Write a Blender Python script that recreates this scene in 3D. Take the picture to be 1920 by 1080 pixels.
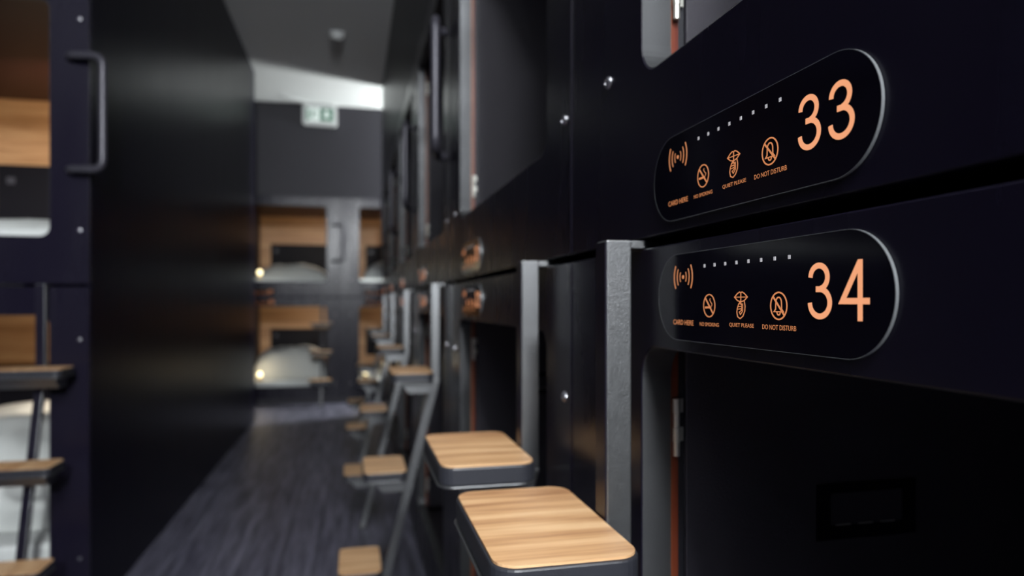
import bpy, bmesh, math, random
from mathutils import Vector, Matrix, noise

# ------------------------------------------------------------------ scene
for o in list(bpy.data.objects):
    bpy.data.objects.remove(o, do_unlink=True)
SC = bpy.context.scene
COL = SC.collection
PI = math.pi
H = 1.165            # eye height of the camera above the floor

# ------------------------------------------------------------------ camera
cam_d = bpy.data.cameras.new('camera')
cam = bpy.data.objects.new('camera', cam_d)
COL.objects.link(cam)
cam.location = (0, 0, H)
cam.rotation_euler = (PI / 2, 0, -math.atan(298 / 1280))
cam_d.sensor_width = 36
cam_d.lens = 24
cam_d.shift_y = 27 / 1920
cam_d.clip_start = 0.02
cam_d.dof.use_dof = True
cam_d.dof.focus_distance = 0.50
cam_d.dof.aperture_fstop = 4.2
SC.camera = cam

# ------------------------------------------------------------------ world, lights, exposure
w = bpy.data.worlds.new('world')
SC.world = w
w.use_nodes = True
w.node_tree.nodes['Background'].inputs[0].default_value = (0.25, 0.22, 0.5, 1)
w.node_tree.nodes['Background'].inputs[1].default_value = 0.02
SC.view_settings.view_transform = 'Standard'
SC.view_settings.look = 'None'
SC.view_settings.gamma = 1
SC.view_settings.exposure = 0
SC.view_settings.use_curve_mapping = False


def area(name, loc, target, size, size_y, power, color=(1, 1, 1)):
    d = bpy.data.lights.new(name, 'AREA')
    d.shape = 'RECTANGLE'
    d.size = size
    d.size_y = size_y
    d.energy = power
    d.color = color
    o = bpy.data.objects.new(name, d)
    COL.objects.link(o)
    o.location = loc
    o.rotation_euler = (Vector(target) - Vector(loc)).to_track_quat('-Z', 'Y').to_euler()
    return o


# ceiling lamp over the open space the camera stands in, lamp of the cross corridor, added fill light behind the camera
area('ceiling_lamp', (0.19, -1.9, H + 2.22), (0.05, -0.4, 0.9), 0.20, 0.8, 122, (0.95, 0.98, 1.0))
area('ceiling_lamp', (-0.20, -1.2, H + 2.22), (-0.20, -0.6, 0), 0.3, 0.3, 50, (0.95, 0.98, 1.0))
area('back_fill', (0.14, -3.1, H + 1.6), (-0.10, -0.4, H + 3.9), 0.28, 0.9, 560, (0.93, 0.97, 1.0))  # fill light added behind the camera to brighten the ceiling and ladder posts
pl = bpy.data.lights.new('cross_corridor_lamp', 'POINT')
pl.energy = 360
pl.color = (0.95, 1.0, 0.98)
pl.shadow_soft_size = 0.17
plo = bpy.data.objects.new('cross_corridor_lamp', pl)
COL.objects.link(plo)
plo.location = (1.65, 7.82, H + 1.55)

# ------------------------------------------------------------------ materials


def mat(name, base, rough=0.5, metal=0.0, spec=0.5, emit=None, estr=0.0, bump=0.0, bscale=200.0, var=0.0, vscale=(1, 1, 1), coat=0.0):
    m = bpy.data.materials.new(name)
    m.use_nodes = True
    nt = m.node_tree
    b = nt.nodes['Principled BSDF']
    b.inputs['Base Color'].default_value = (*base, 1)
    b.inputs['Roughness'].default_value = rough
    b.inputs['Metallic'].default_value = metal
    b.inputs['Specular IOR Level'].default_value = spec
    b.inputs['Coat Weight'].default_value = coat
    if emit:
        b.inputs['Emission Color'].default_value = (*emit, 1)
        b.inputs['Emission Strength'].default_value = estr
    tc = nt.nodes.new('ShaderNodeTexCoord')
    mp = nt.nodes.new('ShaderNodeMapping')
    nt.links.new(tc.outputs['Object'], mp.inputs['Vector'])
    if var > 0:
        mp.inputs['Scale'].default_value = vscale
        n = nt.nodes.new('ShaderNodeTexNoise')
        n.inputs['Scale'].default_value = 6
        n.inputs['Detail'].default_value = 5
        nt.links.new(mp.outputs[0], n.inputs['Vector'])
        r = nt.nodes.new('ShaderNodeMapRange')
        r.inputs['From Min'].default_value = 0.3
        r.inputs['From Max'].default_value = 0.7
        r.inputs['To Min'].default_value = max(0.05, rough - var)
        r.inputs['To Max'].default_value = min(1, rough + var)
        nt.links.new(n.outputs['Fac'], r.inputs['Value'])
        nt.links.new(r.outputs[0], b.inputs['Roughness'])
    if bump > 0:
        n2 = nt.nodes.new('ShaderNodeTexNoise')
        n2.inputs['Scale'].default_value = bscale
        n2.inputs['Detail'].default_value = 3
        nt.links.new(tc.outputs['Object'], n2.inputs['Vector'])
        bp = nt.nodes.new('ShaderNodeBump')
        bp.inputs['Strength'].default_value = bump
        bp.inputs['Distance'].default_value = 0.001
        nt.links.new(n2.outputs['Fac'], bp.inputs['Height'])
        nt.links.new(bp.outputs[0], b.inputs['Normal'])
    return m


def wood(name, c_dark, c_mid, c_light, rough=0.45, scale=(1.2, 40, 40), grain_axis='X'):
    """straight-grained wood, grain running along one local axis"""
    m = bpy.data.materials.new(name)
    m.use_nodes = True
    nt = m.node_tree
    b = nt.nodes['Principled BSDF']
    b.inputs['Roughness'].default_value = rough
    tc = nt.nodes.new('ShaderNodeTexCoord')
    mp = nt.nodes.new('ShaderNodeMapping')
    mp.inputs['Scale'].default_value = scale
    nt.links.new(tc.outputs['Object'], mp.inputs['Vector'])
    n = nt.nodes.new('ShaderNodeTexNoise')
    n.inputs['Scale'].default_value = 1.0
    n.inputs['Detail'].default_value = 4
    n.inputs['Distortion'].default_value = 0.4
    nt.links.new(mp.outputs[0], n.inputs['Vector'])
    n2 = nt.nodes.new('ShaderNodeTexNoise')
    n2.inputs['Scale'].default_value = 6.0
    n2.inputs['Detail'].default_value = 2
    nt.links.new(mp.outputs[0], n2.inputs['Vector'])
    mx = nt.nodes.new('ShaderNodeMath')
    mx.operation = 'MULTIPLY_ADD'
    mx.inputs[1].default_value = 0.25
    nt.links.new(n2.outputs['Fac'], mx.inputs[0])
    nt.links.new(n.outputs['Fac'], mx.inputs[2])
    cr = nt.nodes.new('ShaderNodeValToRGB')
    e = cr.color_ramp.elements
    e[0].position = 0.42
    e[0].color = (*c_dark, 1)
    e[1].position = 0.78
    e[1].color = (*c_light, 1)
    k = e.new(0.60)
    k.color = (*c_mid, 1)
    nt.links.new(mx.outputs[0], cr.inputs['Fac'])
    nt.links.new(cr.outputs[0], b.inputs['Base Color'])
    return m


M = {}
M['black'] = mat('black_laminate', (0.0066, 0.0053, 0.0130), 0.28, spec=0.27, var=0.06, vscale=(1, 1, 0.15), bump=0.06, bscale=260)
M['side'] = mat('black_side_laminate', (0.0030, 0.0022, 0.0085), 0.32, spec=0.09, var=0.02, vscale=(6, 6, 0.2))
M['reveal'] = mat('black_metal_lip', (0.068, 0.070, 0.074), 0.48, metal=0.6, var=0.04, vscale=(8, 8, 8), bump=0.1, bscale=400)
M['leaf'] = mat('textured_black_door', (0.034, 0.031, 0.042), 0.5, bump=0.9, bscale=700)
M['liner'] = mat('dark_pod_lining', (0.016, 0.013, 0.018), 0.6)
M['ceil_in'] = mat('brown_pod_ceiling', (0.035, 0.007, 0.006), 0.5)
M['steel'] = mat('powder_coated_steel', (0.20, 0.205, 0.212), 0.36, metal=0.9, spec=0.5, var=0.02, vscale=(20, 20, 20), bump=0.35, bscale=600)
M['tray'] = mat('charcoal_tray', (0.020, 0.021, 0.027), 0.42, bump=0.2, bscale=500)
M['handle'] = mat('charcoal_handle', (0.045, 0.043, 0.055), 0.38, metal=0.3)
M['handle_dark'] = mat('black_handle', (0.022, 0.020, 0.030), 0.35, metal=0.2)
M['chrome'] = mat('bright_hinge_metal', (0.75, 0.74, 0.68), 0.38, metal=0.75)
M['screw'] = mat('dark_screw_metal', (0.35, 0.35, 0.38), 0.28, metal=1.0)
M['glass'] = mat('black_panel_glass', (0.0035, 0.003, 0.007), 0.12, spec=0.35)
M['rim'] = mat('grey_panel_rim', (0.22, 0.23, 0.24), 0.35, metal=0.5)
M['orange'] = mat('orange_backlit_print', (0.02, 0.008, 0.004), 0.5, emit=(1.0, 0.42, 0.21), estr=0.88)
M['orange2'] = mat('orange_backlit_caption', (0.02, 0.008, 0.004), 0.5, emit=(1.0, 0.36, 0.14), estr=0.62)
M['pale'] = mat('pale_indicator', (0.3, 0.3, 0.3), 0.5, emit=(0.75, 0.72, 0.78), estr=0.36)
M['screen'] = mat('black_screen', (0.003, 0.0025, 0.006), 0.6, spec=0.2)
M['smudge'] = mat('grey_socket', (0.045, 0.045, 0.06), 0.4)
M['linen'] = mat('white_linen', (0.62, 0.64, 0.62), 0.85, bump=0.4, bscale=60)
M['sheet'] = mat('white_sheet', (0.60, 0.62, 0.61), 0.85, bump=0.3, bscale=30)
M['lamp'] = mat('glowing_lamp', (0.9, 0.8, 0.5), 0.5, emit=(1.0, 0.86, 0.52), estr=3.2)
M['brass'] = mat('brass', (0.65, 0.45, 0.18), 0.3, metal=1.0)
M['white'] = mat('white_plastic', (0.50, 0.51, 0.51), 0.45)
M['signface'] = mat('lit_sign_face', (0.7, 0.75, 0.72), 0.4, emit=(0.72, 0.85, 0.80), estr=0.3)
M['green'] = mat('sign_green', (0.003, 0.10, 0.05), 0.4, emit=(0.004, 0.14, 0.07), estr=0.15)
M['wallend'] = mat('dark_painted_wall', (0.0075, 0.0062, 0.0125), 0.6)
M['ceiling'] = mat('grey_ceiling_paint', (0.78, 0.79, 0.79), 0.8)
M['tread'] = wood('oak_tread', (0.34, 0.165, 0.075), (0.58, 0.335, 0.165), (0.70, 0.45, 0.245), 0.42, (42, 2.4, 42))
M['oak'] = wood('oak_panel', (0.34, 0.17, 0.07), (0.48, 0.26, 0.12), (0.60, 0.36, 0.18), 0.5, (1.3, 20, 20))
M['strip'] = wood('red_wood_edge', (0.09, 0.014, 0.006), (0.14, 0.022, 0.010), (0.22, 0.05, 0.02), 0.4, (40, 40, 2))
M['strip2'] = wood('orange_wood_edge', (0.52, 0.22, 0.09), (0.70, 0.33, 0.15), (0.78, 0.40, 0.2), 0.4, (40, 40, 5))


def floor_mat():
    m = bpy.data.materials.new('grey_vinyl_planks')
    m.use_nodes = True
    nt = m.node_tree
    b = nt.nodes['Principled BSDF']
    b.inputs['Roughness'].default_value = 0.5
    tc = nt.nodes.new('ShaderNodeTexCoord')
    mp = nt.nodes.new('ShaderNodeMapping')
    mp.inputs['Scale'].default_value = (34, 2.2, 1)
    nt.links.new(tc.outputs['Object'], mp.inputs['Vector'])
    n = nt.nodes.new('ShaderNodeTexNoise')
    n.inputs['Scale'].default_value = 1
    n.inputs['Detail'].default_value = 6
    n.inputs['Roughness'].default_value = 0.65
    nt.links.new(mp.outputs[0], n.inputs['Vector'])
    cr = nt.nodes.new('ShaderNodeValToRGB')
    e = cr.color_ramp.elements
    e[0].position = 0.30
    e[0].color = (0.020, 0.019, 0.036, 1)
    e[1].position = 0.72
    e[1].color = (0.225, 0.220, 0.285, 1)
    nt.links.new(n.outputs['Fac'], cr.inputs['Fac'])
    mp2 = nt.nodes.new('ShaderNodeMapping')
    mp2.inputs['Rotation'].default_value = (0, 0, PI / 2)
    nt.links.new(tc.outputs['Object'], mp2.inputs['Vector'])
    br = nt.nodes.new('ShaderNodeTexBrick')
    br.inputs['Scale'].default_value = 1
    br.inputs['Brick Width'].default_value = 1.2
    br.inputs['Row Height'].default_value = 0.16
    br.inputs['Mortar Size'].default_value = 0.002
    br.inputs['Color1'].default_value = (1, 1, 1, 1)
    br.inputs['Color2'].default_value = (0.72, 0.72, 0.75, 1)
    br.inputs['Mortar'].default_value = (0.3, 0.3, 0.3, 1)
    nt.links.new(mp2.outputs[0], br.inputs['Vector'])
    mx = nt.nodes.new('ShaderNodeMix')
    mx.data_type = 'RGBA'
    mx.blend_type = 'MULTIPLY'
    mx.inputs[0].default_value = 1
    nt.links.new(cr.outputs[0], mx.inputs[6])
    nt.links.new(br.outputs[0], mx.inputs[7])
    nt.links.new(mx.outputs[2], b.inputs['Base Color'])
    return m


M['floor'] = floor_mat()

# ------------------------------------------------------------------ mesh helpers


def finish(name, bm, m, parent=None, bevel=0.0, smooth=False, loc=None, kind=None):
    bmesh.ops.recalc_face_normals(bm, faces=bm.faces)
    me = bpy.data.meshes.new(name)
    bm.to_mesh(me)
    bm.free()
    if smooth:
        for p in me.polygons:
            p.use_smooth = True
    me.materials.append(m)
    o = bpy.data.objects.new(name, me)
    COL.objects.link(o)
    if parent:
        o.parent = parent
    if loc:
        o.location = loc
    if bevel > 0:
        b = o.modifiers.new('bevel', 'BEVEL')
        b.width = bevel
        b.segments = 2
        b.limit_method = 'ANGLE'
        b.angle_limit = math.radians(40)
    if kind:
        o['kind'] = kind
    return o


def box(bm, x0, x1, y0, y1, z0, z1):
    v = [bm.verts.new(p) for p in ((x0, y0, z0), (x1, y0, z0), (x1, y1, z0), (x0, y1, z0), (x0, y0, z1), (x1, y0, z1), (x1, y1, z1), (x0, y1, z1))]
    for f in ((0, 3, 2, 1), (4, 5, 6, 7), (0, 1, 5, 4), (1, 2, 6, 5), (2, 3, 7, 6), (3, 0, 4, 7)):
        bm.faces.new([v[i] for i in f])


def prism(bm, pts, fa, fb):
    """closed prism between two placements fa(p), fb(p) of one outline"""
    a = [bm.verts.new(fa(p)) for p in pts]
    b = [bm.verts.new(fb(p)) for p in pts]
    n = len(pts)
    bm.faces.new(a)
    bm.faces.new(list(reversed(b)))
    for i in range(n):
        bm.faces.new((a[i], a[(i + 1) % n], b[(i + 1) % n], b[i]))


def rrect(x0, x1, y0, y1, r, k=6):
    out = []
    for cx, cy, a0 in ((x1 - r, y1 - r, 0), (x0 + r, y1 - r, 90), (x0 + r, y0 + r, 180), (x1 - r, y0 + r, 270)):
        for i in range(k + 1):
            a = math.radians(a0 + 90 * i / k)
            out.append((cx + r * math.cos(a), cy + r * math.sin(a)))
    return out


def tube(bm, pts, r, k=10, caps=True):
    pts = [Vector(p) for p in pts]
    rings = []
    prev = None
    for i, p in enumerate(pts):
        if i == 0:
            d = pts[1] - p
        elif i == len(pts) - 1:
            d = p - pts[i - 1]
        else:
            d = (pts[i + 1] - p).normalized() + (p - pts[i - 1]).normalized()
        d.normalize()
        if prev is None:
            up = Vector((0, 0, 1)) if abs(d.z) < 0.9 else Vector((1, 0, 0))
            n = d.cross(up).normalized()
        else:
            n = (prev - d * prev.dot(d)).normalized()
        prev = n
        b = d.cross(n)
        rings.append([bm.verts.new(p + n * (r * math.cos(2 * PI * j / k)) + b * (r * math.sin(2 * PI * j / k))) for j in range(k)])
    for a, b in zip(rings, rings[1:]):
        for j in range(k):
            bm.faces.new((a[j], a[(j + 1) % k], b[(j + 1) % k], b[j]))
    if caps:
        bm.faces.new(rings[0])
        bm.faces.new(list(reversed(rings[-1])))


def bent(pts, r, k=6):
    """polyline with rounded corners"""
    pts = [Vector(p) for p in pts]
    out = [pts[0]]
    for i in range(1, len(pts) - 1):
        a, p, b = pts[i - 1], pts[i], pts[i + 1]
        d1 = (a - p).normalized()
        d2 = (b - p).normalized()
        q1 = p + d1 * r
        q2 = p + d2 * r
        for j in range(k + 1):
            t = j / k
            out.append(q1 * (1 - t) ** 2 + p * 2 * t * (1 - t) + q2 * t * t)
    out.append(pts[-1])
    return out


def stroke(bm, pts, wd, y0, y1, closed=False):
    """flat stroke of constant width in the XZ plane, thickness y0..y1"""
    n = len(pts)
    L, R = [], []
    for i, p in enumerate(pts):
        if closed:
            a, b = pts[i - 1], pts[(i + 1) % n]
        else:
            a = pts[max(0, i - 1)]
            b = pts[min(n - 1, i + 1)]
        d1 = Vector((p[0] - a[0], p[1] - a[1]))
        d2 = Vector((b[0] - p[0], b[1] - p[1]))
        if d1.length < 1e-9:
            d1 = d2
        if d2.length < 1e-9:
            d2 = d1
        d1.normalize()
        d2.normalize()
        t = (d1 + d2)
        t = t.normalized() if t.length > 1e-6 else d1
        nn = Vector((-t.y, t.x))
        c = max(0.45, abs(nn.dot(Vector((-d1.y, d1.x)))))
        h = wd / 2 / c
        L.append((p[0] + nn.x * h, p[1] + nn.y * h))
        R.append((p[0] - nn.x * h, p[1] - nn.y * h))
    vs = [[bm.verts.new((q[0], y, q[1])) for q in lst] for lst, y in ((L, y0), (R, y0), (R, y1), (L, y1))]
    rng = range(n) if closed else range(n - 1)
    for i in rng:
        j = (i + 1) % n
        for a, b in ((0, 1), (1, 2), (2, 3), (3, 0)):
            bm.faces.new((vs[a][i], vs[a][j], vs[b][j], vs[b][i]))
    if not closed:
        bm.faces.new([vs[k][0] for k in range(4)])
        bm.faces.new([vs[k][-1] for k in (3, 2, 1, 0)])


def arc(cx, cy, rx, ry, a0, a1, k=14):
    return [(cx + rx * math.cos(math.radians(a0 + (a1 - a0) * i / k)), cy + ry * math.sin(math.radians(a0 + (a1 - a0) * i / k))) for i in range(k + 1)]


def disc(bm, cx, cz, r, y0, y1, k=16):
    prism(bm, [(cx + r * math.cos(2 * PI * i / k), cz + r * math.sin(2 * PI * i / k)) for i in range(k)], lambda p: (p[0], y0, p[1]), lambda p: (p[0], y1, p[1]))


def ring_plate(bm, X0, X1, Z0, Z1, inner, y0, y1, k=6):
    """flat rectangular plate with a rounded-rectangular hole; inner = rrect points starting at the upper right corner"""
    corners = [(X1, Z1), (X0, Z1), (X0, Z0), (X1, Z0)]
    fi = [bm.verts.new((p[0], y0, p[1])) for p in inner]
    bi = [bm.verts.new((p[0], y1, p[1])) for p in inner]
    fo = [bm.verts.new((p[0], y0, p[1])) for p in corners]
    bo = [bm.verts.new((p[0], y1, p[1])) for p in corners]
    n = len(inner)
    for c in range(4):
        s = c * (k + 1)
        for i in range(k):
            bm.faces.new((fo[c], fi[s + i], fi[s + i + 1]))
            bm.faces.new((bo[c], bi[s + i + 1], bi[s + i]))
        e = s + k
        nx = (e + 1) % n
        c2 = (c + 1) % 4
        bm.faces.new((fo[c], fi[e], fi[nx], fo[c2]))
        bm.faces.new((bo[c2], bi[nx], bi[e], bo[c]))
        bm.faces.new((fo[c], fo[c2], bo[c2], bo[c]))
    for i in range(n):
        j = (i + 1) % n
        bm.faces.new((fi[i], bi[i], bi[j], fi[j]))


def empty(name, loc=(0, 0, 0), rz=0.0, label=None, cat=None, group=None):
    o = bpy.data.objects.new(name, None)
    COL.objects.link(o)
    o.empty_display_size = 0.1
    o.location = loc
    o.rotation_euler = (0, 0, rz)
    if label:
        o['label'] = label
    if cat:
        o['category'] = cat
    if group:
        o['group'] = group
    return o


KIDS = {}


def copy_tree(o, parent=None, skip=()):
    c = o.copy()
    COL.objects.link(c)
    c.parent = parent
    for ch in [x for x in bpy.data.objects if x.parent == o]:
        if ch.name.split('.')[0] in skip:
            continue
        copy_tree(ch, c)
    return c


def tag(o, label, cat, group=None):
    o['label'] = label
    o['category'] = cat
    if group:
        o['group'] = group
    return o


def struct(name, m, *boxes, bevel=0.0):
    bm = bmesh.new()
    for b in boxes:
        box(bm, *b)
    return finish(name, bm, m, bevel=bevel, kind='structure')


# ------------------------------------------------------------------ the room
P = 1.275            # width of one pod
XR = 0.30            # plane of the right-hand row
XL = -0.945          # plane of the black side wall on the left
YL0, YL1 = 2.80, 7.13
SEAM0 = 0.915        # far seam of the nearest right-hand pods
YE = 8.15            # plane of the pods at the end of the corridor
ZG0, ZG1 = 0.0565, 0.068     # gap between lower and upper pods (relative to the eye)
ZT = 1.208           # top of the upper pods
ZC = 2.27            # ceiling
YR1 = SEAM0 + 5 * P  # far end of the right-hand row

struct('floor', M['floor'], (-3.2, 3.2, -3.2, 10.2, -0.05, 0))
struct('ceiling', M['ceiling'], (-3.2, 3.2, -3.2, 10.2, H + ZC, H + ZC + 0.05))
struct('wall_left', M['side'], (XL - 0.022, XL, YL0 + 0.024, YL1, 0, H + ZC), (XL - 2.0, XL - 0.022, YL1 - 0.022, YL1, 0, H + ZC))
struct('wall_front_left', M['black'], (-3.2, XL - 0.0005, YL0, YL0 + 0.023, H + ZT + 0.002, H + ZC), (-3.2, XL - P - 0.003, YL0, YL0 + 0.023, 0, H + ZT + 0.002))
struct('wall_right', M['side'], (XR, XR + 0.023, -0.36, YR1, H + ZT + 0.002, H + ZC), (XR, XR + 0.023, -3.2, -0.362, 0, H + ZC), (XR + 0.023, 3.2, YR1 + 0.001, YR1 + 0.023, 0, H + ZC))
struct('wall_end', M['wallend'], (-3.2, 3.2, YE + 0.001, YE + 0.05, H + ZT + 0.002, H + ZC), (-3.2, XL - 0.5, YE + 0.001, YE + 0.05, 0, H + ZT), (1.11, 3.2, YE + 0.001, YE + 0.05, 0, H + ZT), )
struct('wall_back', M['wallend'], (-3.2, 3.2, -3.25, -3.2, 0, H + ZC))
struct('wall_outer_left', M['wallend'], (-3.25, -3.2, -3.2, 10.2, 0, H + ZC))
struct('wall_outer_right', M['wallend'], (3.2, 3.25, -3.2, 10.2, 0, H + ZC))
struct('baseboard_end', M['wallend'], (-1.44, 1.1, YE - 0.012, YE - 0.001, 0, 0.07))

# ------------------------------------------------------------------ number panel artwork (local: X along the panel, Z up, -Y towards the viewer)
TH = 0.0038


def digit_paths(d):
    # box roughly X 0..0.0246, Z -0.0163..0.0213 ; centre lines
    T, B, Lx, Rx = 0.0192, -0.0142, 0.0021, 0.0216
    C = (Lx + Rx) / 2
    W = (Rx - Lx) / 2
    m = 0.0037
    if d == '3':
        up = arc(C - 0.0008, (T + m) / 2, W - 0.0014, (T - m) / 2, 180, -78, 20)
        lo = arc(C, (m + B) / 2, W, (m - B) / 2, 82, -180, 24)
        return [up, [(C - 0.0036, m)] + lo]
    if d == '4':
        return [[(0.0178, B - 0.0021), (0.0178, T + 0.0018)], [(0.0172, T), (0.0024, -0.0042), (0.0255, -0.0042)]]
    if d == '1':
        return [[(0.0045, 0.0130), (0.0085, 0.0150), (0.0125, T + 0.0018)], [(0.0127, T + 0.0018), (0.0127, B - 0.0021)]]
    if d == '2':
        return [arc(C, 0.0098, W, 0.0094, 175, -25, 18) + [(0.0155, -0.0028), (0.0026, B), (Rx + 0.0016, B)]]
    if d == '5':
        return [[(Rx - 0.001, T), (0.0058, T), (0.0036, 0.0040)] + arc(C - 0.001, -0.0038, W, 0.0104, 118, -165, 22)]
    if d == '6':
        return [arc(C, -0.0042, W - 0.0004, 0.0100, 0, 350, 26) + [(Rx - 0.0004, -0.0042)], arc(C + 0.001, 0.0025, W, 0.0167, 60, 180, 16)]
    if d == '7':
        return [[(Lx, T), (Rx, T), (0.0140, 0.0050), (0.0085, B - 0.0021)]]
    if d == '8':
        return [arc(C, 0.0117, W - 0.0018, 0.0076, 0, 355, 22), arc(C, -0.0048, W, 0.0094, 0, 355, 24)]
    if d == '9':
        return [arc(C, 0.0092, W - 0.0004, 0.0100, 0, 350, 26), arc(C - 0.001, 0.0025, W, 0.0167, -120, 0, 16)]
    return [arc(C, (T + B) / 2, W, (T - B) / 2, 0, 355, 30)]


_dig = {}


def digit_obj(d, x, parent):
    if d not in _dig:
        bm = bmesh.new()
        for pth in digit_paths(d):
            stroke(bm, pth, TH, -0.00285, -0.0025)
        o = finish('digit', bm, M['orange'], parent)
        _dig[d] = o.data
    else:
        o = bpy.data.objects.new('digit', _dig[d])
        COL.objects.link(o)
        o.parent = parent
    o.location = (x, 0, 0)
    return o


def text_mesh(s, x0, x1, zb, h, parent, name='caption'):
    cu = bpy.data.curves.new('txt', 'FONT')
    cu.body = s
    cu.extrude = 0
    cu.resolution_u = 3
    cu.offset = 0.0
    to = bpy.data.objects.new('txt', cu)
    COL.objects.link(to)
    bpy.context.view_layer.update()
    dg = bpy.context.evaluated_depsgraph_get()
    me = bpy.data.meshes.new_from_object(to.evaluated_get(dg))
    bpy.data.objects.remove(to, do_unlink=True)
    xs = [v.co.x for v in me.vertices]
    ys = [v.co.y for v in me.vertices]
    sx = (x1 - x0) / (max(xs) - min(xs))
    sz = h / (max(ys) - min(ys))
    mx, my = min(xs), min(ys)
    for v in me.vertices:
        v.co = Vector((x0 + (v.co.x - mx) * sx, -0.0028, zb + (v.co.y - my) * sz))
    me.materials.clear()
    me.materials.append(M['orange2'])
    o = bpy.data.objects.new(name, me)
    COL.objects.link(o)
    o.parent = parent
    return o


PANEL_L, PANEL_R = 0.3055, 0.040


def make_number_panel(parent, full=True):
    """black glass name plate with rim and the printed signs; digits are added apart"""
    bm = bmesh.new()
    out = rrect(0, PANEL_L, -PANEL_R, PANEL_R, PANEL_R - 0.0001, 14)
    prism(bm, out, lambda p: (p[0], -0.0025, p[1]), lambda p: (p[0], 0.0, p[1]))
    pn = finish('number_panel', bm, M['glass'], parent)
    bm = bmesh.new()
    o2 = rrect(-0.0002, PANEL_L + 0.0002, -PANEL_R - 0.0002, PANEL_R + 0.0002, PANEL_R, 14)
    stroke(bm, o2, 0.0004, -0.00255, -0.0004, closed=True)
    finish('rim', bm, M['rim'], pn)
    # card reader sign
    bm = bmesh.new()
    cx, cz = 0.0469, 0.0185
    disc(bm, cx, cz, 0.0017, -0.0029, -0.0025)
    for off, hh, wd in ((0.0062, 0.0044, 0.0007), (0.0118, 0.0074, 0.0009), (0.0178, 0.0106, 0.0012)):
        for s in (-1, 1):
            R = hh * 1.9
            a = math.degrees(math.asin(hh / R))
            c0 = cx + s * (off - R)
            pts = arc(c0, cz, R, R, -a, a, 10) if s > 0 else arc(c0, cz, R, R, 180 - a, 180 + a, 10)
            stroke(bm, pts, wd, -0.0028, -0.0025)
    finish('card_reader_symbol', bm, M['orange2'], pn)
    # no smoking
    bm = bmesh.new()
    cx, cz, r = 0.0948, -0.0078, 0.0102
    stroke(bm, arc(cx, cz, r - 0.0006, r - 0.0006, 0, 348.75, 31), 0.0009, -0.0028, -0.0025, closed=True)
    stroke(bm, [(cx - 0.0065, cz + 0.0066), (cx + 0.0065, cz - 0.0066)], 0.0012, -0.0029, -0.0025)
    stroke(bm, [(cx - 0.0068, cz - 0.0016), (cx + 0.0030, cz - 0.0014)], 0.0016, -0.0030, -0.0025)
    stroke(bm, [(cx + 0.0040, cz - 0.0006), (cx + 0.0048, cz + 0.0014), (cx + 0.0026, cz + 0.0030), (cx + 0.0010, cz + 0.0048), (cx + 0.0018, cz + 0.0062)], 0.0005, -0.0028, -0.0025)
    finish('no_smoking_symbol', bm, M['orange2'], pn)
    # lips and finger: quiet please
    bm = bmesh.new()
    cx, cz = 0.1443, -0.0008
    lips = [(cx - 0.0092, cz), (cx - 0.0050, cz + 0.0028), (cx - 0.0018, cz + 0.0040), (cx, cz + 0.0033), (cx + 0.0018, cz + 0.0040), (cx + 0.0050, cz + 0.0028), (cx + 0.0092, cz), (cx + 0.0048, cz - 0.0028), (cx, cz - 0.0038), (cx - 0.0048, cz - 0.0028)]
    stroke(bm, lips, 0.0008, -0.0028, -0.0025, closed=True)
    stroke(bm, [(cx - 0.0088, cz), (cx + 0.0088, cz)], 0.0006, -0.0028, -0.0025)
    stroke(bm, [(cx, cz + 0.0035), (cx, cz - 0.0060)], 0.0006, -0.0029, -0.0025)
    hand = [(cx + 0.0048, cz - 0.0030), (cx + 0.0060, cz - 0.0070), (cx + 0.0056, cz - 0.0110), (cx + 0.0030, cz - 0.0150), (cx - 0.0010, cz - 0.0170), (cx - 0.0046, cz - 0.0156), (cx - 0.0058, cz - 0.0120), (cx - 0.0050, cz - 0.0088), (cx - 0.0034, cz - 0.0060), (cx - 0.0012, cz - 0.0038)]
    stroke(bm, hand, 0.0008, -0.0028, -0.0025)
    for k in range(3):
        z = cz - 0.0056 - 0.0020 * k
        stroke(bm, [(cx - 0.0038 - 0.0005 * k, z), (cx + 0.0008, z + 0.0004), (cx + 0.0014, z - 0.0012)], 0.0006, -0.0028, -0.0025)
    stroke(bm, [(cx + 0.0026, cz - 0.0050), (cx + 0.0026, cz - 0.0110), (cx - 0.0006, cz - 0.0138), (cx - 0.0022, cz - 0.0118), (cx + 0.0006, cz - 0.0106)], 0.0006, -0.0028, -0.0025)
    finish('quiet_symbol', bm, M['orange2'], pn)
    # struck-out bell
    bm = bmesh.new()
    cx, cz, r = 0.1937, -0.0075, 0.0104
    stroke(bm, arc(cx, cz, r - 0.0007, r - 0.0007, 0, 348.75, 31), 0.0011, -0.0028, -0.0025, closed=True)
    stroke(bm, [(cx - 0.0066, cz + 0.0066), (cx + 0.0066, cz - 0.0066)], 0.0013, -0.0029, -0.0025)
    bell = [(cx - 0.0056, cz - 0.0042), (cx - 0.0036, cz - 0.0024)] + arc(cx, cz + 0.0022, 0.0034, 0.0040, 180, 0, 10) + [(cx + 0.0036, cz - 0.0024), (cx + 0.0056, cz - 0.0042)]
    stroke(bm, bell, 0.0010, -0.0028, -0.0025, closed=True)
    stroke(bm, arc(cx, cz - 0.0044, 0.0020, 0.0022, 180, 360, 6), 0.0010, -0.0028, -0.0025)
    finish('bell_symbol', bm, M['orange2'], pn)
    text_mesh('CARD HERE', 0.0275, 0.0670, -0.0258, 0.0046, pn)
    text_mesh('NO SMOKING', 0.0785, 0.1110, -0.0255, 0.0032, pn)
    text_mesh('QUIET PLEASE', 0.1275, 0.1625, -0.0250, 0.0036, pn)
    text_mesh('DO NOT DISTURB', 0.1737, 0.2140, -0.0249, 0.0036, pn)
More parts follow.
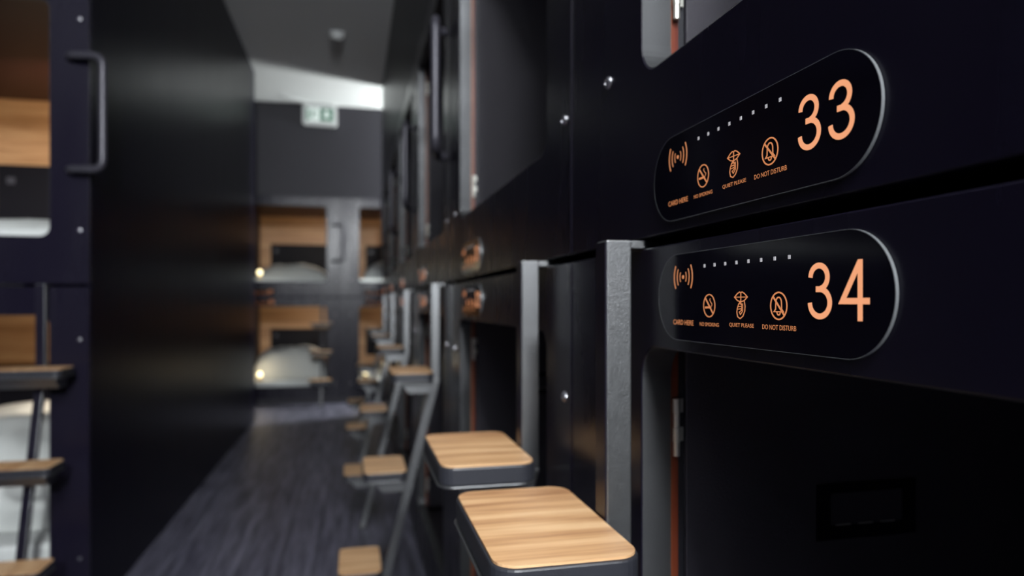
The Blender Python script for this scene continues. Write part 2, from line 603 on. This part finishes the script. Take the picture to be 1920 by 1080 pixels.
    for i in range(8):
        x = 0.0866 + i * 0.01706
        bm = bmesh.new()
        box(bm, x - 0.0013, x + 0.0013, -0.0028, -0.0025, 0.0268 - 0.0014, 0.0268 + 0.0014)
        finish('indicator_light', bm, M['pale'], pn)
    # the print sits on the raised face of the plate: spread it very slightly towards the round right end
    for ch in [c for c in bpy.data.objects if c.parent == pn and not c.name.startswith('rim')]:
        for v in ch.data.vertices:
            v.co.x += 0.0083 * (0.631 - v.co.x)
    return pn


# ------------------------------------------------------------------ a pod (local: X from its left seam to its right, Y into the pod, Z from eye level)
OU0, OU1 = 0.236, 1.145


def screw(parent, u, z, m=None):
    bm = bmesh.new()
    k = 12
    rings = []
    for r, y in ((0.0078, 0.0), (0.0076, -0.0018), (0.0058, -0.0040), (0.0032, -0.0046), (0.0028, -0.0030)):
        rings.append([bm.verts.new((r * math.cos(2 * PI * j / k), y, r * math.sin(2 * PI * j / k))) for j in range(k)])
    for a, b in zip(rings, rings[1:]):
        for j in range(k):
            bm.faces.new((a[j], a[(j + 1) % k], b[(j + 1) % k], b[j]))
    bm.faces.new(rings[-1])
    o = finish('screw', bm, m or M['screw'], parent, smooth=False)
    o.location = (u, 0, z)
    return o


def make_handle(parent):
    """pull bar: two arms running sideways from the frame and a bar that stands off the front"""
    u0, u1, v1 = P - 0.064, P + 0.060, -0.050
    bm = bmesh.new()
    pts = bent([(u0, 0.0, 0.895), (u0 + 0.006, -0.030, 0.895), (u1, v1, 0.895), (u1, v1, 0.482), (u0 + 0.006, -0.030, 0.482), (u0, 0.0, 0.482)], 0.036, 8)
    pts[1:10] = bent([pts[0], (u0 + 0.006, -0.030, 0.895), pts[10]], 0.014, 8)[1:-1]
    pts = bent([(u0, 0.0, 0.895), (u0 + 0.008, -0.030, 0.895), (u0 + 0.062, -0.040, 0.895)], 0.018)[:-1] + bent([(u0 + 0.062, -0.040, 0.895), (u1, v1, 0.895), (u1, v1, 0.482), (u0 + 0.062, -0.040, 0.482)], 0.040, 8)[1:-1] + bent([(u0 + 0.062, -0.040, 0.482), (u0 + 0.008, -0.030, 0.482), (u0, 0.0, 0.482)], 0.018)[1:]
    tube(bm, [tuple(p) for p in pts], 0.0145, 14)
    h = finish('handle', bm, M['handle'], parent, smooth=True)
    h['label'] = 'dark rounded pull bar'
    return h


def make_pod(upper, number, handle=True, panel=True, door=True):
    root = empty('sleeping_pod')
    if upper:
        Z0, Z1, o0, o1 = ZG1, ZT, 0.240, 1.106
        in0, in1 = 0.19, 1.190
    else:
        Z0, Z1, o0, o1 = -H + 0.002, ZG0, -0.960, -0.0454
        in0, in1 = -0.985, 0.035
    bm = bmesh.new()
    ring_plate(bm, 0.0008, P - 0.0008, Z0, Z1, rrect(OU0, OU1, o0, o1, 0.035, 8), 0.0, 0.023, 8)
    fp = finish('front_panel', bm, M['black'], root, bevel=0.0012)
    bm = bmesh.new()
    box(bm, P - 0.0045, P - 0.0030, -0.0009, -0.0002, Z0 + 0.002, Z1 - 0.002)
    finish('seam_trim', bm, M['black'], root)
    # inner lip of the opening
    bm = bmesh.new()
    inn = rrect(OU0, OU1, o0, o1, 0.035, 8)
    inn2 = rrect(OU0 - 0.010, OU1 + 0.010, o0 - 0.010, o1 + 0.010, 0.045, 8)
    n = len(inn)
    ra = [bm.verts.new((p[0] + (q[0] - p[0]) * 0.02, 0.0004, p[1] + (q[1] - p[1]) * 0.02)) for p, q in zip(inn, inn2)]
    E = 0.0011

    def shr(p, s):
        cx, cz = (OU0 + OU1) / 2, (o0 + o1) / 2
        return (p[0] + (s if p[0] < cx else -s), p[1] + (s if p[1] < cz else -s))
    bm.free()
    bm = bmesh.new()
    A = [shr(p, 0.0008) for p in inn]
    loops = []
    for pts, y in ((A, 0.0012), (A, 0.034), (inn2, 0.034), (inn2, 0.0235)):
        loops.append([bm.verts.new((p[0], y, p[1])) for p in pts])
    Bq = [bm.verts.new((p[0], 0.0012, p[1])) for p in inn]
    Bq2 = [bm.verts.new((p[0], 0.0235, p[1])) for p in inn]
    seq = [Bq] + loops + [Bq2]
    # visible lip: from front edge inward
    for a, b in ((Bq, loops[0]), (loops[0], loops[1]), (loops[1], loops[2]), (loops[2], loops[3])):
        for i in range(n):
            j = (i + 1) % n
            bm.faces.new((a[i], a[j], b[j], b[i]))
    for v in Bq2:
        bm.verts.remove(v)
    lp = finish('opening_lip', bm, M['reveal'], root)
    lp['label'] = 'dull grey metal lip'
    # interior
    a0, a1, dp = OU0 - 0.040, OU1 + 0.06, 1.757
    bm = bmesh.new()
    t = 0.012
    box(bm, a0 - t, a0, 0.0345, dp, in0, in1)
    box(bm, a1, a1 + t, 0.0345, dp, in0, in1)
    box(bm, a0 - t, a1 + t, 0.0345, dp, in0 - t, in0 - 0.0005)
    finish('lining', bm, M['liner'], root)
    bm = bmesh.new()
    box(bm, a0 - t, a1 + t, 0.0345, dp, in1 + 0.0005, in1 + t)
    cl = finish('inner_ceiling', bm, M['ceil_in'], root)
    bm = bmesh.new()
    box(bm, a0 - t, a1 + t, dp, dp + 0.015, in0, in1)
    finish('back_board', bm, M['oak'], root)['label'] = 'light oak board'
    off = 0 if upper else -1.165
    bm = bmesh.new()
    box(bm, 0.342, a1 - 0.02, dp - 0.02, dp - 0.001, 0.42 + off, 0.803 + off)
    sc = finish('screen', bm, M['screen'], root, bevel=0.002)
    sc['label'] = 'black wall recess'
    bm = bmesh.new()
    box(bm, 0.392, 0.436, dp - 0.024, dp - 0.0202, 0.69 + off, 0.73 + off)
    finish('socket', bm, M['smudge'], sc)
    if door:
        lu = OU0 - 0.0005
        bm = bmesh.new()
        box(bm, lu - 0.018, lu, 0.0525, 0.90, o0 - 0.005, o1 + 0.005)
        d = finish('door', bm, M['leaf'], root, bevel=0.0012)
        d['label'] = 'black grained door leaf folded inwards'
        bm = bmesh.new()
        box(bm, lu - 0.016, lu - 0.004, 0.0362, 0.0450, o0 - 0.005, o1 + 0.005)
        finish('edge_strip', bm, M['strip'], d)['label'] = 'red-brown wooden edge strip'
        bm = bmesh.new()
        box(bm, lu - 0.016, lu - 0.0025, 0.0345, 0.0360, o0 - 0.005, o1 + 0.005)
        finish('edge_bead', bm, M['strip2'], d)['label'] = 'orange wooden edge bead'
        hz = (0.337, 1.010) if upper else (-0.135, -0.86)
        for z in hz:
            bm = bmesh.new()
            for k in range(4):
                za, zb = z - 0.031 + k * 0.0155, z - 0.031 + k * 0.0155 + 0.0150
                r = 0.0042 if k % 2 else 0.0036
                tube(bm, [(lu + 0.001, 0.0405, za), (lu + 0.001, 0.0405, zb)], r, 12)
                box(bm, lu - 0.0040, lu - 0.0014, 0.0425 if k % 2 else 0.0400, 0.0500 if k % 2 else 0.0450, za, zb)
            finish('hinge', bm, M['chrome'], d)['label'] = 'bright metal barrel hinge'
        bm = bmesh.new()
        box(bm, lu - 0.016, lu - 0.005, 0.0452, 0.0518, o0 - 0.005, o1 + 0.005)
        finish('hinge_rebate', bm, M['tray'], d)
        # flush pull on the door leaf
        zc = -0.239
        if not upper:
            bm = bmesh.new()
            inner = rrect(0.232, 0.330, zc - 0.018, zc + 0.020, 0.003, 3)
            ring_plate(bm, 0.214, 0.348, zc - 0.033, zc + 0.031, inner, -0.0016, 0.0, 3)
            for v in bm.verts:      # turn the plate into the plane of the leaf
                x, y, z = v.co
                v.co = (lu - y, x, z)
            fpull = finish('flush_pull', bm, M['glass'], d)
            bm = bmesh.new()
            for k in range(3):
                y0 = 0.240 + k * 0.030
                box(bm, lu + 0.0001, lu + 0.0014, y0, y0 + 0.019, zc - 0.0172, zc - 0.0158)
            finish('slot_edge', bm, M['chrome'], fpull)
    for u in (OU0 - 0.236 + 0.142, P - 0.032):
        for z in ((0.264, 1.04) if upper else (-0.137, -0.94)):
            screw(root, u, z)
    if panel:
        pn = make_number_panel(root)
        pn.location = (0.2735, 0, 0.1182) if upper else (0.284, 0, 0.005)
        digit_obj(number[0], 0.2297, pn)
        digit_obj(number[1], 0.2604, pn)
    if handle:
        make_handle(root)
    return root


def set_number(root, number):
    pn = [c for c in bpy.data.objects if c.parent == root and c.name.startswith('number_panel')][0]
    ds = sorted([c for c in bpy.data.objects if c.parent == pn and c.name.startswith('digit')], key=lambda o: o.location.x)
    for d, ch in zip(ds, number):
        if ch not in _dig:
            tmp = digit_obj(ch, 0, None)
            bpy.data.objects.remove(tmp, do_unlink=True)
        d.data = _dig[ch]


_dig_keep = []
proto_up = make_pod(True, '33')
proto_lo = make_pod(False, '34', handle=False)
# right row: viewer's left is the far side, so local X runs towards -Y
numbers = [('33', '34'), ('31', '32'), ('29', '30'), ('27', '28'), ('25', '26'), ('23', '24')]
order = ['nearest', 'second', 'third', 'fourth', 'fifth', 'farthest']
for i, (nu, nl) in enumerate(numbers):
    for up, pr, nm in ((True, proto_up, nu), (False, proto_lo, nl)):
        o = pr if i == 0 else copy_tree(pr)
        if i:
            set_number(o, nm)
        o.location = (XR, SEAM0 + i * P, H)
        o.rotation_euler = (0, 0, -PI / 2)
        row = 'upper' if up else 'lower'
        if i == 0:
            t = 'black %s sleeping pod with the glowing number %s, closest to the camera' % (row, nm)
        elif i == 5:
            t = 'black %s sleeping pod at the far end of the right-hand row' % row
        else:
            t = 'black %s sleeping pod, %s from the camera in the right-hand row' % (row, order[i])
        tag(o, t, 'sleeping pod', 'sleeping pods')

# left pods (they face the camera) and the pods at the end of the corridor


def place_copy(pr, x, y, label, number=None, skip=()):
    o = copy_tree(pr, skip=skip)
    o.location = (x, y, H)
    o.rotation_euler = (0, 0, 0)
    if number:
        set_number(o, number)
    tag(o, label, 'sleeping pod', 'sleeping pods')
    return o


LX = XL - P
left_up = place_copy(proto_up, LX, YL0, 'black upper sleeping pod at the left edge, beside the big black side wall', skip=('number_panel', 'door', 'socket'))
left_lo = place_copy(proto_lo, LX, YL0, 'black lower sleeping pod at the left edge, white bedding behind its ladder', skip=('number_panel', 'door', 'socket'))
for pod in (left_up, left_lo):
    for ch in [c for c in bpy.data.objects if c.parent == pod and c.name.startswith('screen')]:
        ch.location.x -= 0.135
EA = -0.167 - P
EB = -0.167
end_aup = place_copy(proto_up, EA, YE, 'upper sleeping pod facing down the corridor under the exit sign', '21', skip=('door',))
end_alo = place_copy(proto_lo, EA, YE, 'lower sleeping pod facing down the corridor with a lit duvet inside', '22', skip=('door',))
end_bup = place_copy(proto_up, EB, YE, 'upper sleeping pod at the corridor end, half hidden by the right-hand row', '19', skip=('door', ))
end_blo = place_copy(proto_lo, EB, YE, 'lower sleeping pod at the corridor end, half hidden by the right-hand row', '20', skip=('door',))

# ------------------------------------------------------------------ ladders (local: Y into the pod, -Y towards the corridor, Z from eye level)


def make_ladder():
    root = empty('bunk_ladder')
    zk = -0.262
    bm = bmesh.new()
    box(bm, -0.010, 0.021, -0.042, -0.014, zk, 0.0655)
    finish('post', bm, M['steel'], root, bevel=0.0018)
    bm = bmesh.new()
    box(bm, -0.008, 0.018, -0.0136, 0.020, 0.0570, 0.0655)
    finish('hook', bm, M['steel'], root, bevel=0.001)
    sl = 0.080 / 0.316
    bm = bmesh.new()
    zb = -H + 0.012
    v = []
    for z in (zk, zb):
        s = (z - zk) * sl
        for u, y in ((-0.009, -0.042), (0.019, -0.042), (0.019, -0.012), (-0.009, -0.012)):
            v.append(bm.verts.new((u, y + s, z)))
    for f in ((0, 1, 2, 3), (7, 6, 5, 4), (0, 4, 5, 1), (1, 5, 6, 2), (2, 6, 7, 3), (3, 7, 4, 0)):
        bm.faces.new([v[i] for i in f])
    finish('leaning_leg', bm, M['steel'], root, bevel=0.0018)
    # black cover strips on the side that faces the corridor
    bm = bmesh.new()
    box(bm, -0.0085, 0.0195, -0.0432, -0.0421, zk + 0.003, 0.0635)
    finish('front_cover', bm, M['black'], root)['label'] = 'black strip on the front of the post'
    bm = bmesh.new()
    v = []
    for z in (zk - 0.003, zb + 0.003):
        s = (z - zk) * sl
        for u, y in ((-0.0075, -0.0432), (0.0175, -0.0432), (0.0175, -0.0421), (-0.0075, -0.0421)):
            v.append(bm.verts.new((u, y + s, z)))
    for f in ((0, 1, 2, 3), (7, 6, 5, 4), (0, 4, 5, 1), (1, 5, 6, 2), (2, 6, 7, 3), (3, 7, 4, 0)):
        bm.faces.new([v[i] for i in f])
    finish('front_cover', bm, M['black'], root)['label'] = 'black strip on the front of the leg'
    bm = bmesh.new()
    s = (zb - zk) * sl
    box(bm, -0.028, 0.028, -0.050 + s, -0.004 + s, -H + 0.0005, zb - 0.0005)
    finish('foot', bm, M['tray'], root, bevel=0.003)
    for k in range(3):
        z = -0.229 - 0.316 * k
        y1 = -0.0425 - 0.080 * k - (0.006 if k else 0)
        y0 = y1 - 0.140
        bm = bmesh.new()
        prism(bm, rrect(-0.122, 0.122, y0, y1, 0.024, 6), lambda p: (p[0], p[1], z - 0.0015), lambda p: (p[0], p[1], z - 0.027))
        tr = finish('tread', bm, M['tray'], root, bevel=0.0022)
        tr['label'] = 'charcoal metal step tray'
        bm = bmesh.new()
        prism(bm, rrect(-0.1245, 0.1245, y0 - 0.0025, y1, 0.026, 6), lambda p: (p[0], p[1], z - 0.0272), lambda p: (p[0], p[1], z - 0.0300))
        finish('bottom_flange', bm, M['steel'], tr, bevel=0.0008)
        bm = bmesh.new()
        prism(bm, rrect(-0.1195, 0.1195, y0 + 0.0025, y1 - 0.0025, 0.022, 6), lambda p: (p[0], p[1], z + 0.0012), lambda p: (p[0], p[1], z - 0.0012))
        finish('wooden_inlay', bm, M['tread'], tr)['label'] = 'light oak step surface'
        bm = bmesh.new()
        prism(bm, [(y0 + 0.030, z - 0.0303), (y1 - 0.001, z - 0.0303), (y1 - 0.012, z - 0.070), (y0 + 0.060, z - 0.070)], lambda p: (-0.095, p[0], p[1]), lambda p: (0.095, p[0], p[1]))
        finish('bracket', bm, M['steel'], tr, bevel=0.0015)
    return root


lad = make_ladder()
ys = [(0.693, 'steel ladder with oak steps nearest the camera, beside the number panels')]
names = ['second', 'third', 'fourth', 'fifth', 'sixth', 'seventh']
for i in range(5):
    ys.append((1.062 + P * i, 'steel ladder with oak steps, %s from the camera along the right-hand pods' % names[i]))
for i, (y, lb) in enumerate(ys):
    o = lad if i == 0 else copy_tree(lad)
    o.location = (XR, y, H)
    o.rotation_euler = (0, 0, -PI / 2)
    tag(o, lb, 'ladder', 'bunk ladders')
o = copy_tree(lad)
o.location = (XL - 0.150, YL0, H)
o.rotation_euler = (0, 0, 0)
tag(o, 'dark ladder with oak steps at the left edge in front of the lower pod', 'ladder', 'bunk ladders')
o = copy_tree(lad)
o.location = (-0.352, YE, H)
o.rotation_euler = (0, 0, 0)
tag(o, 'dark ladder with oak steps at the far end of the corridor, under the exit sign', 'ladder', 'bunk ladders')

# ------------------------------------------------------------------ bedding


def lump(name, sx, sy, sz, m, loc, seed, nx=26, ny=30, amp=0.02, e=3.0, tilt=0.0):
    bm = bmesh.new()
    top, bot = [], []
    for i in range(nx + 1):
        rt, rb = [], []
        for j in range(ny + 1):
            x = -1 + 2 * i / nx
            y = -1 + 2 * j / ny
            k = max(0.0, (1 - abs(x) ** e)) ** 0.5 * max(0.0, (1 - abs(y) ** e)) ** 0.5
            nz = noise.noise(Vector((x * 2.3 + seed, y * 2.7, seed))) + 0.5 * noise.noise(Vector((x * 6 + seed, y * 5, 3.1 + seed)))
            z = sz * k * (1 + tilt * y) + amp * nz * k * 2
            rt.append(bm.verts.new((x * sx / 2, y * sy / 2, 0.012 + max(0, z))))
            rb.append(bm.verts.new((x * sx / 2, y * sy / 2, 0)))
        top.append(rt)
        bot.append(rb)
    for i in range(nx):
        for j in range(ny):
            bm.faces.new((top[i][j], top[i + 1][j], top[i + 1][j + 1], top[i][j + 1]))
            bm.faces.new((bot[i][j], bot[i][j + 1], bot[i + 1][j + 1], bot[i + 1][j]))
    for i in range(nx):
        bm.faces.new((top[i][0], bot[i][0], bot[i + 1][0], top[i + 1][0]))
        bm.faces.new((top[i][ny], top[i + 1][ny], bot[i + 1][ny], bot[i][ny]))
    for j in range(ny):
        bm.faces.new((top[0][j], top[0][j + 1], bot[0][j + 1], bot[0][j]))
        bm.faces.new((top[nx][j], bot[nx][j], bot[nx][j + 1], top[nx][j + 1]))
    o = finish(name, bm, m, smooth=True)
    o.location = loc
    return o


def mattress(x, y, base, th, label):
    bm = bmesh.new()
    box(bm, x + OU0 - 0.030, x + OU1 + 0.050, y + 0.060, y + 1.72, base + 0.001, base + th)
    o = finish('mattress', bm, M['sheet'], bevel=0.02)
    return tag(o, label, 'mattress', 'mattresses')


bedspec = [
    (LX, YL0, 0.19, 0.085, 'upper left', 0.07, 0.95, 0.75, 1.2),
    (LX, YL0, -0.985, 0.09, 'lower left', 0.36, 1.35, 0.80, 2.4),
    (EA, YE, 0.19, 0.085, 'upper end', 0.19, 0.85, 0.90, 3.1),
    (EA, YE, -0.985, 0.09, 'lower end', 0.32, 0.75, 0.55, 4.7),
    (EB, YE, 0.19, 0.085, 'upper far', 0.24, 0.80, 0.90, 5.3),
    (EB, YE, -0.985, 0.09, 'lower far', 0.10, 0.80, 0.60, 6.9),
]
where = {
    'upper left': 'in the upper pod at the left edge',
    'lower left': 'in the lower pod at the left edge, behind the ladder',
    'upper end': 'in the upper end pod under the exit sign',
    'lower end': 'in the lower end pod under the exit sign',
    'upper far': 'in the upper end pod beside the right-hand row',
    'lower far': 'in the lower end pod beside the right-hand row',
}
for x, y, base, th, key, dh, dy, cy, seed in bedspec:
    mattress(x, y, H + base, th, 'white sheeted mattress ' + where[key])
    wdt = 0.84 if key != 'lower left' else 0.95
    du = lump('duvet', wdt, dy, dh, M['linen'], (x + (OU0 + OU1) / 2 + 0.02, y + 0.10 + cy, H + base + th + 0.001), seed, amp=0.018, e=5.0 if key == 'lower end' else 3.0)
    tag(du, 'rumpled white duvet ' + where[key], 'duvet', 'duvets')

# reading lamps glowing low by the bedding of the end pods


def bed_lamp(x, y, z, label, power):
    root = empty('reading_lamp', (x, y, z))
    tag(root, label, 'lamp', 'reading lamps')
    bm = bmesh.new()
    disc(bm, 0, 0, 0.035, -0.035, 0.035, 20)
    for v in bm.verts:
        v.co = (v.co.x, v.co.z, v.co.y * 0.3 + 0.0105)
    finish('base', bm, M['brass'], root, bevel=0.002)
    bm = bmesh.new()
    tube(bm, [(0, 0, 0.0215), (0, 0, 0.0360)], 0.006, 8)
    finish('stem', bm, M['brass'], root)
    bm = bmesh.new()
    bmesh.ops.create_uvsphere(bm, u_segments=16, v_segments=10, radius=0.027)
    for v in bm.verts:
        v.co.z = v.co.z * 1.1 + 0.066
    finish('glowing_shade', bm, M['lamp'], root, smooth=True)
    d = bpy.data.lights.new('lamp_light', 'POINT')
    d.energy = power
    d.color = (1.0, 0.80, 0.5)
    d.shadow_soft_size = 0.04
    lo = bpy.data.objects.new('lamp_light', d)
    COL.objects.link(lo)
    lo.parent = root
    lo.location = (0, -0.02, 0.17)
    return root


bed_lamp(EA + 0.40, YE + 0.13, H + 0.2765, 'small glowing lamp on the bed of the upper end pod under the exit sign', 0.45)
bed_lamp(EA + 0.40, YE + 0.13, H - 0.8935, 'small glowing lamp on the bed of the lower end pod under the exit sign', 1.0)
bed_lamp(EB + 0.31, YE + 0.13, H - 0.8935, 'small glowing lamp in the lower end pod beside the right-hand row', 0.6)


def added_pod_lamp(x, y, z, label, power):
    # lamp added to light the wood, fixed to the right inner side of a pod, shining towards its head end
    root = empty('added_pod_lamp', (x, y, z))
    tag(root, label, 'lamp', 'added pod lamps')
    bm = bmesh.new()
    box(bm, -0.012, -0.0005, -0.05, 0.05, -0.03, 0.03)
    finish('added_lamp_plate', bm, M['tray'], root, bevel=0.003)
    bm = bmesh.new()
    tube(bm, [(-0.014, 0, -0.028), (-0.045, 0, -0.028)], 0.020, 14)
    finish('added_lamp_head', bm, M['tray'], root)
    d = bpy.data.lights.new('added_pod_light', 'SPOT')
    d.spot_size = math.radians(150)
    d.spot_blend = 0.6
    d.energy = power
    d.color = (1.0, 0.82, 0.62)
    d.shadow_soft_size = 0.03
    lo = bpy.data.objects.new('added_pod_light', d)
    COL.objects.link(lo)
    lo.parent = root
    lo.location = (-0.16, 0, -0.03)
    lo.rotation_euler = (math.radians(74), 0, math.radians(12))


for x, y, z, lb, pw in (
        (LX, YL0 + 0.75, 0.86, 'lamp added to light the inside of the upper left pod', 30),
        (LX, YL0 + 0.75, -0.14, 'lamp added to light the inside of the lower left pod', 15),
        (EA, YE + 0.75, 0.86, 'lamp added to light the inside of the upper end pod under the exit sign', 9),
        (EA, YE + 0.75, -0.14, 'lamp added to light the inside of the lower end pod under the exit sign', 12),
        (EB, YE + 0.75, 0.86, 'lamp added to light the inside of the upper end pod by the right-hand row', 10),
        (EB, YE + 0.75, -0.14, 'lamp added to light the inside of the lower end pod by the right-hand row', 9)):
    added_pod_lamp(x + OU1 + 0.06, y, H + z, lb, pw)

# ------------------------------------------------------------------ exit sign
sg = empty('exit_sign', (-0.37, YE - 0.075, H + 2.02), 0, 'white illuminated exit sign with green pictograms at the top of the end wall', 'sign')
bm = bmesh.new()
prism(bm, rrect(-0.19, 0.19, 0.0, 0.235, 0.028, 6), lambda p: (p[0], 0, p[1]), lambda p: (p[0], 0.074, p[1]))
finish('housing', bm, M['white'], sg, bevel=0.004)
bm = bmesh.new()
box(bm, -0.155, 0.155, -0.003, -0.0003, 0.045, 0.195)
fc = finish('sign_face', bm, M['signface'], sg)
bm = bmesh.new()       # doorway and running figure
box(bm, -0.146, -0.118, -0.0045, -0.0032, 0.052, 0.188)
disc(bm, -0.058, 0.172, 0.011, -0.0045, -0.0032)
stroke(bm, [(-0.062, 0.155), (-0.078, 0.112)], 0.020, -0.0046, -0.0032)
stroke(bm, [(-0.078, 0.112), (-0.052, 0.092), (-0.060, 0.060)], 0.010, -0.0046, -0.0032)
stroke(bm, [(-0.080, 0.112), (-0.096, 0.086), (-0.116, 0.082)], 0.010, -0.0046, -0.0032)
stroke(bm, [(-0.062, 0.150), (-0.040, 0.132), (-0.024, 0.140)], 0.008, -0.0046, -0.0032)
stroke(bm, [(-0.066, 0.150), (-0.090, 0.146), (-0.100, 0.128)], 0.008, -0.0046, -0.0032)
finish('running_figure', bm, M['green'], fc)
bm = bmesh.new()
box(bm, 0.002, 0.148, -0.0045, -0.0032, 0.050, 0.190)
gs = finish('green_square', bm, M['green'], fc)
bm = bmesh.new()
prism(bm, [(0.058, 0.170), (0.092, 0.170), (0.092, 0.125), (0.120, 0.125), (0.075, 0.074), (0.030, 0.125), (0.058, 0.125)], lambda p: (p[0], -0.0062, p[1]), lambda p: (p[0], -0.0047, p[1]))
finish('arrow', bm, M['signface'], fc)

bm = bmesh.new()
tube(bm, [(-0.80, YE - 0.30, H + ZC - 0.008), (-0.62, YE - 0.22, H + ZC - 0.008), (-0.50, YE - 0.06, H + ZC - 0.008), (-0.20, YE - 0.05, H + ZC - 0.008)], 0.007, 8)
cb = finish('ceiling_cable', bm, M['white'], smooth=True)
tag(cb, 'thin pale cable running along the ceiling to the exit sign', 'cable')

# ------------------------------------------------------------------ smoke detector
sd = empty('smoke_detector', (-0.13, 5.95, H + ZC), 0, 'round white smoke detector on the corridor ceiling', 'smoke detector')


def lathe(bm, prof, k=28):
    rings = [[bm.verts.new((r * math.cos(2 * PI * j / k), r * math.sin(2 * PI * j / k), z)) for j in range(k)] for r, z in prof]
    for a, b in zip(rings, rings[1:]):
        for j in range(k):
            bm.faces.new((a[j], a[(j + 1) % k], b[(j + 1) % k], b[j]))
    bm.faces.new(rings[0])
    bm.faces.new(rings[-1])


bm = bmesh.new()
lathe(bm, [(0.066, -0.0005), (0.067, -0.010), (0.062, -0.016)])
finish('base', bm, M['white'], sd)
bm = bmesh.new()
lathe(bm, [(0.055, -0.0165), (0.058, -0.030), (0.050, -0.046), (0.030, -0.056), (0.012, -0.058)])
finish('sensor_cap', bm, M['white'], sd, smooth=True)
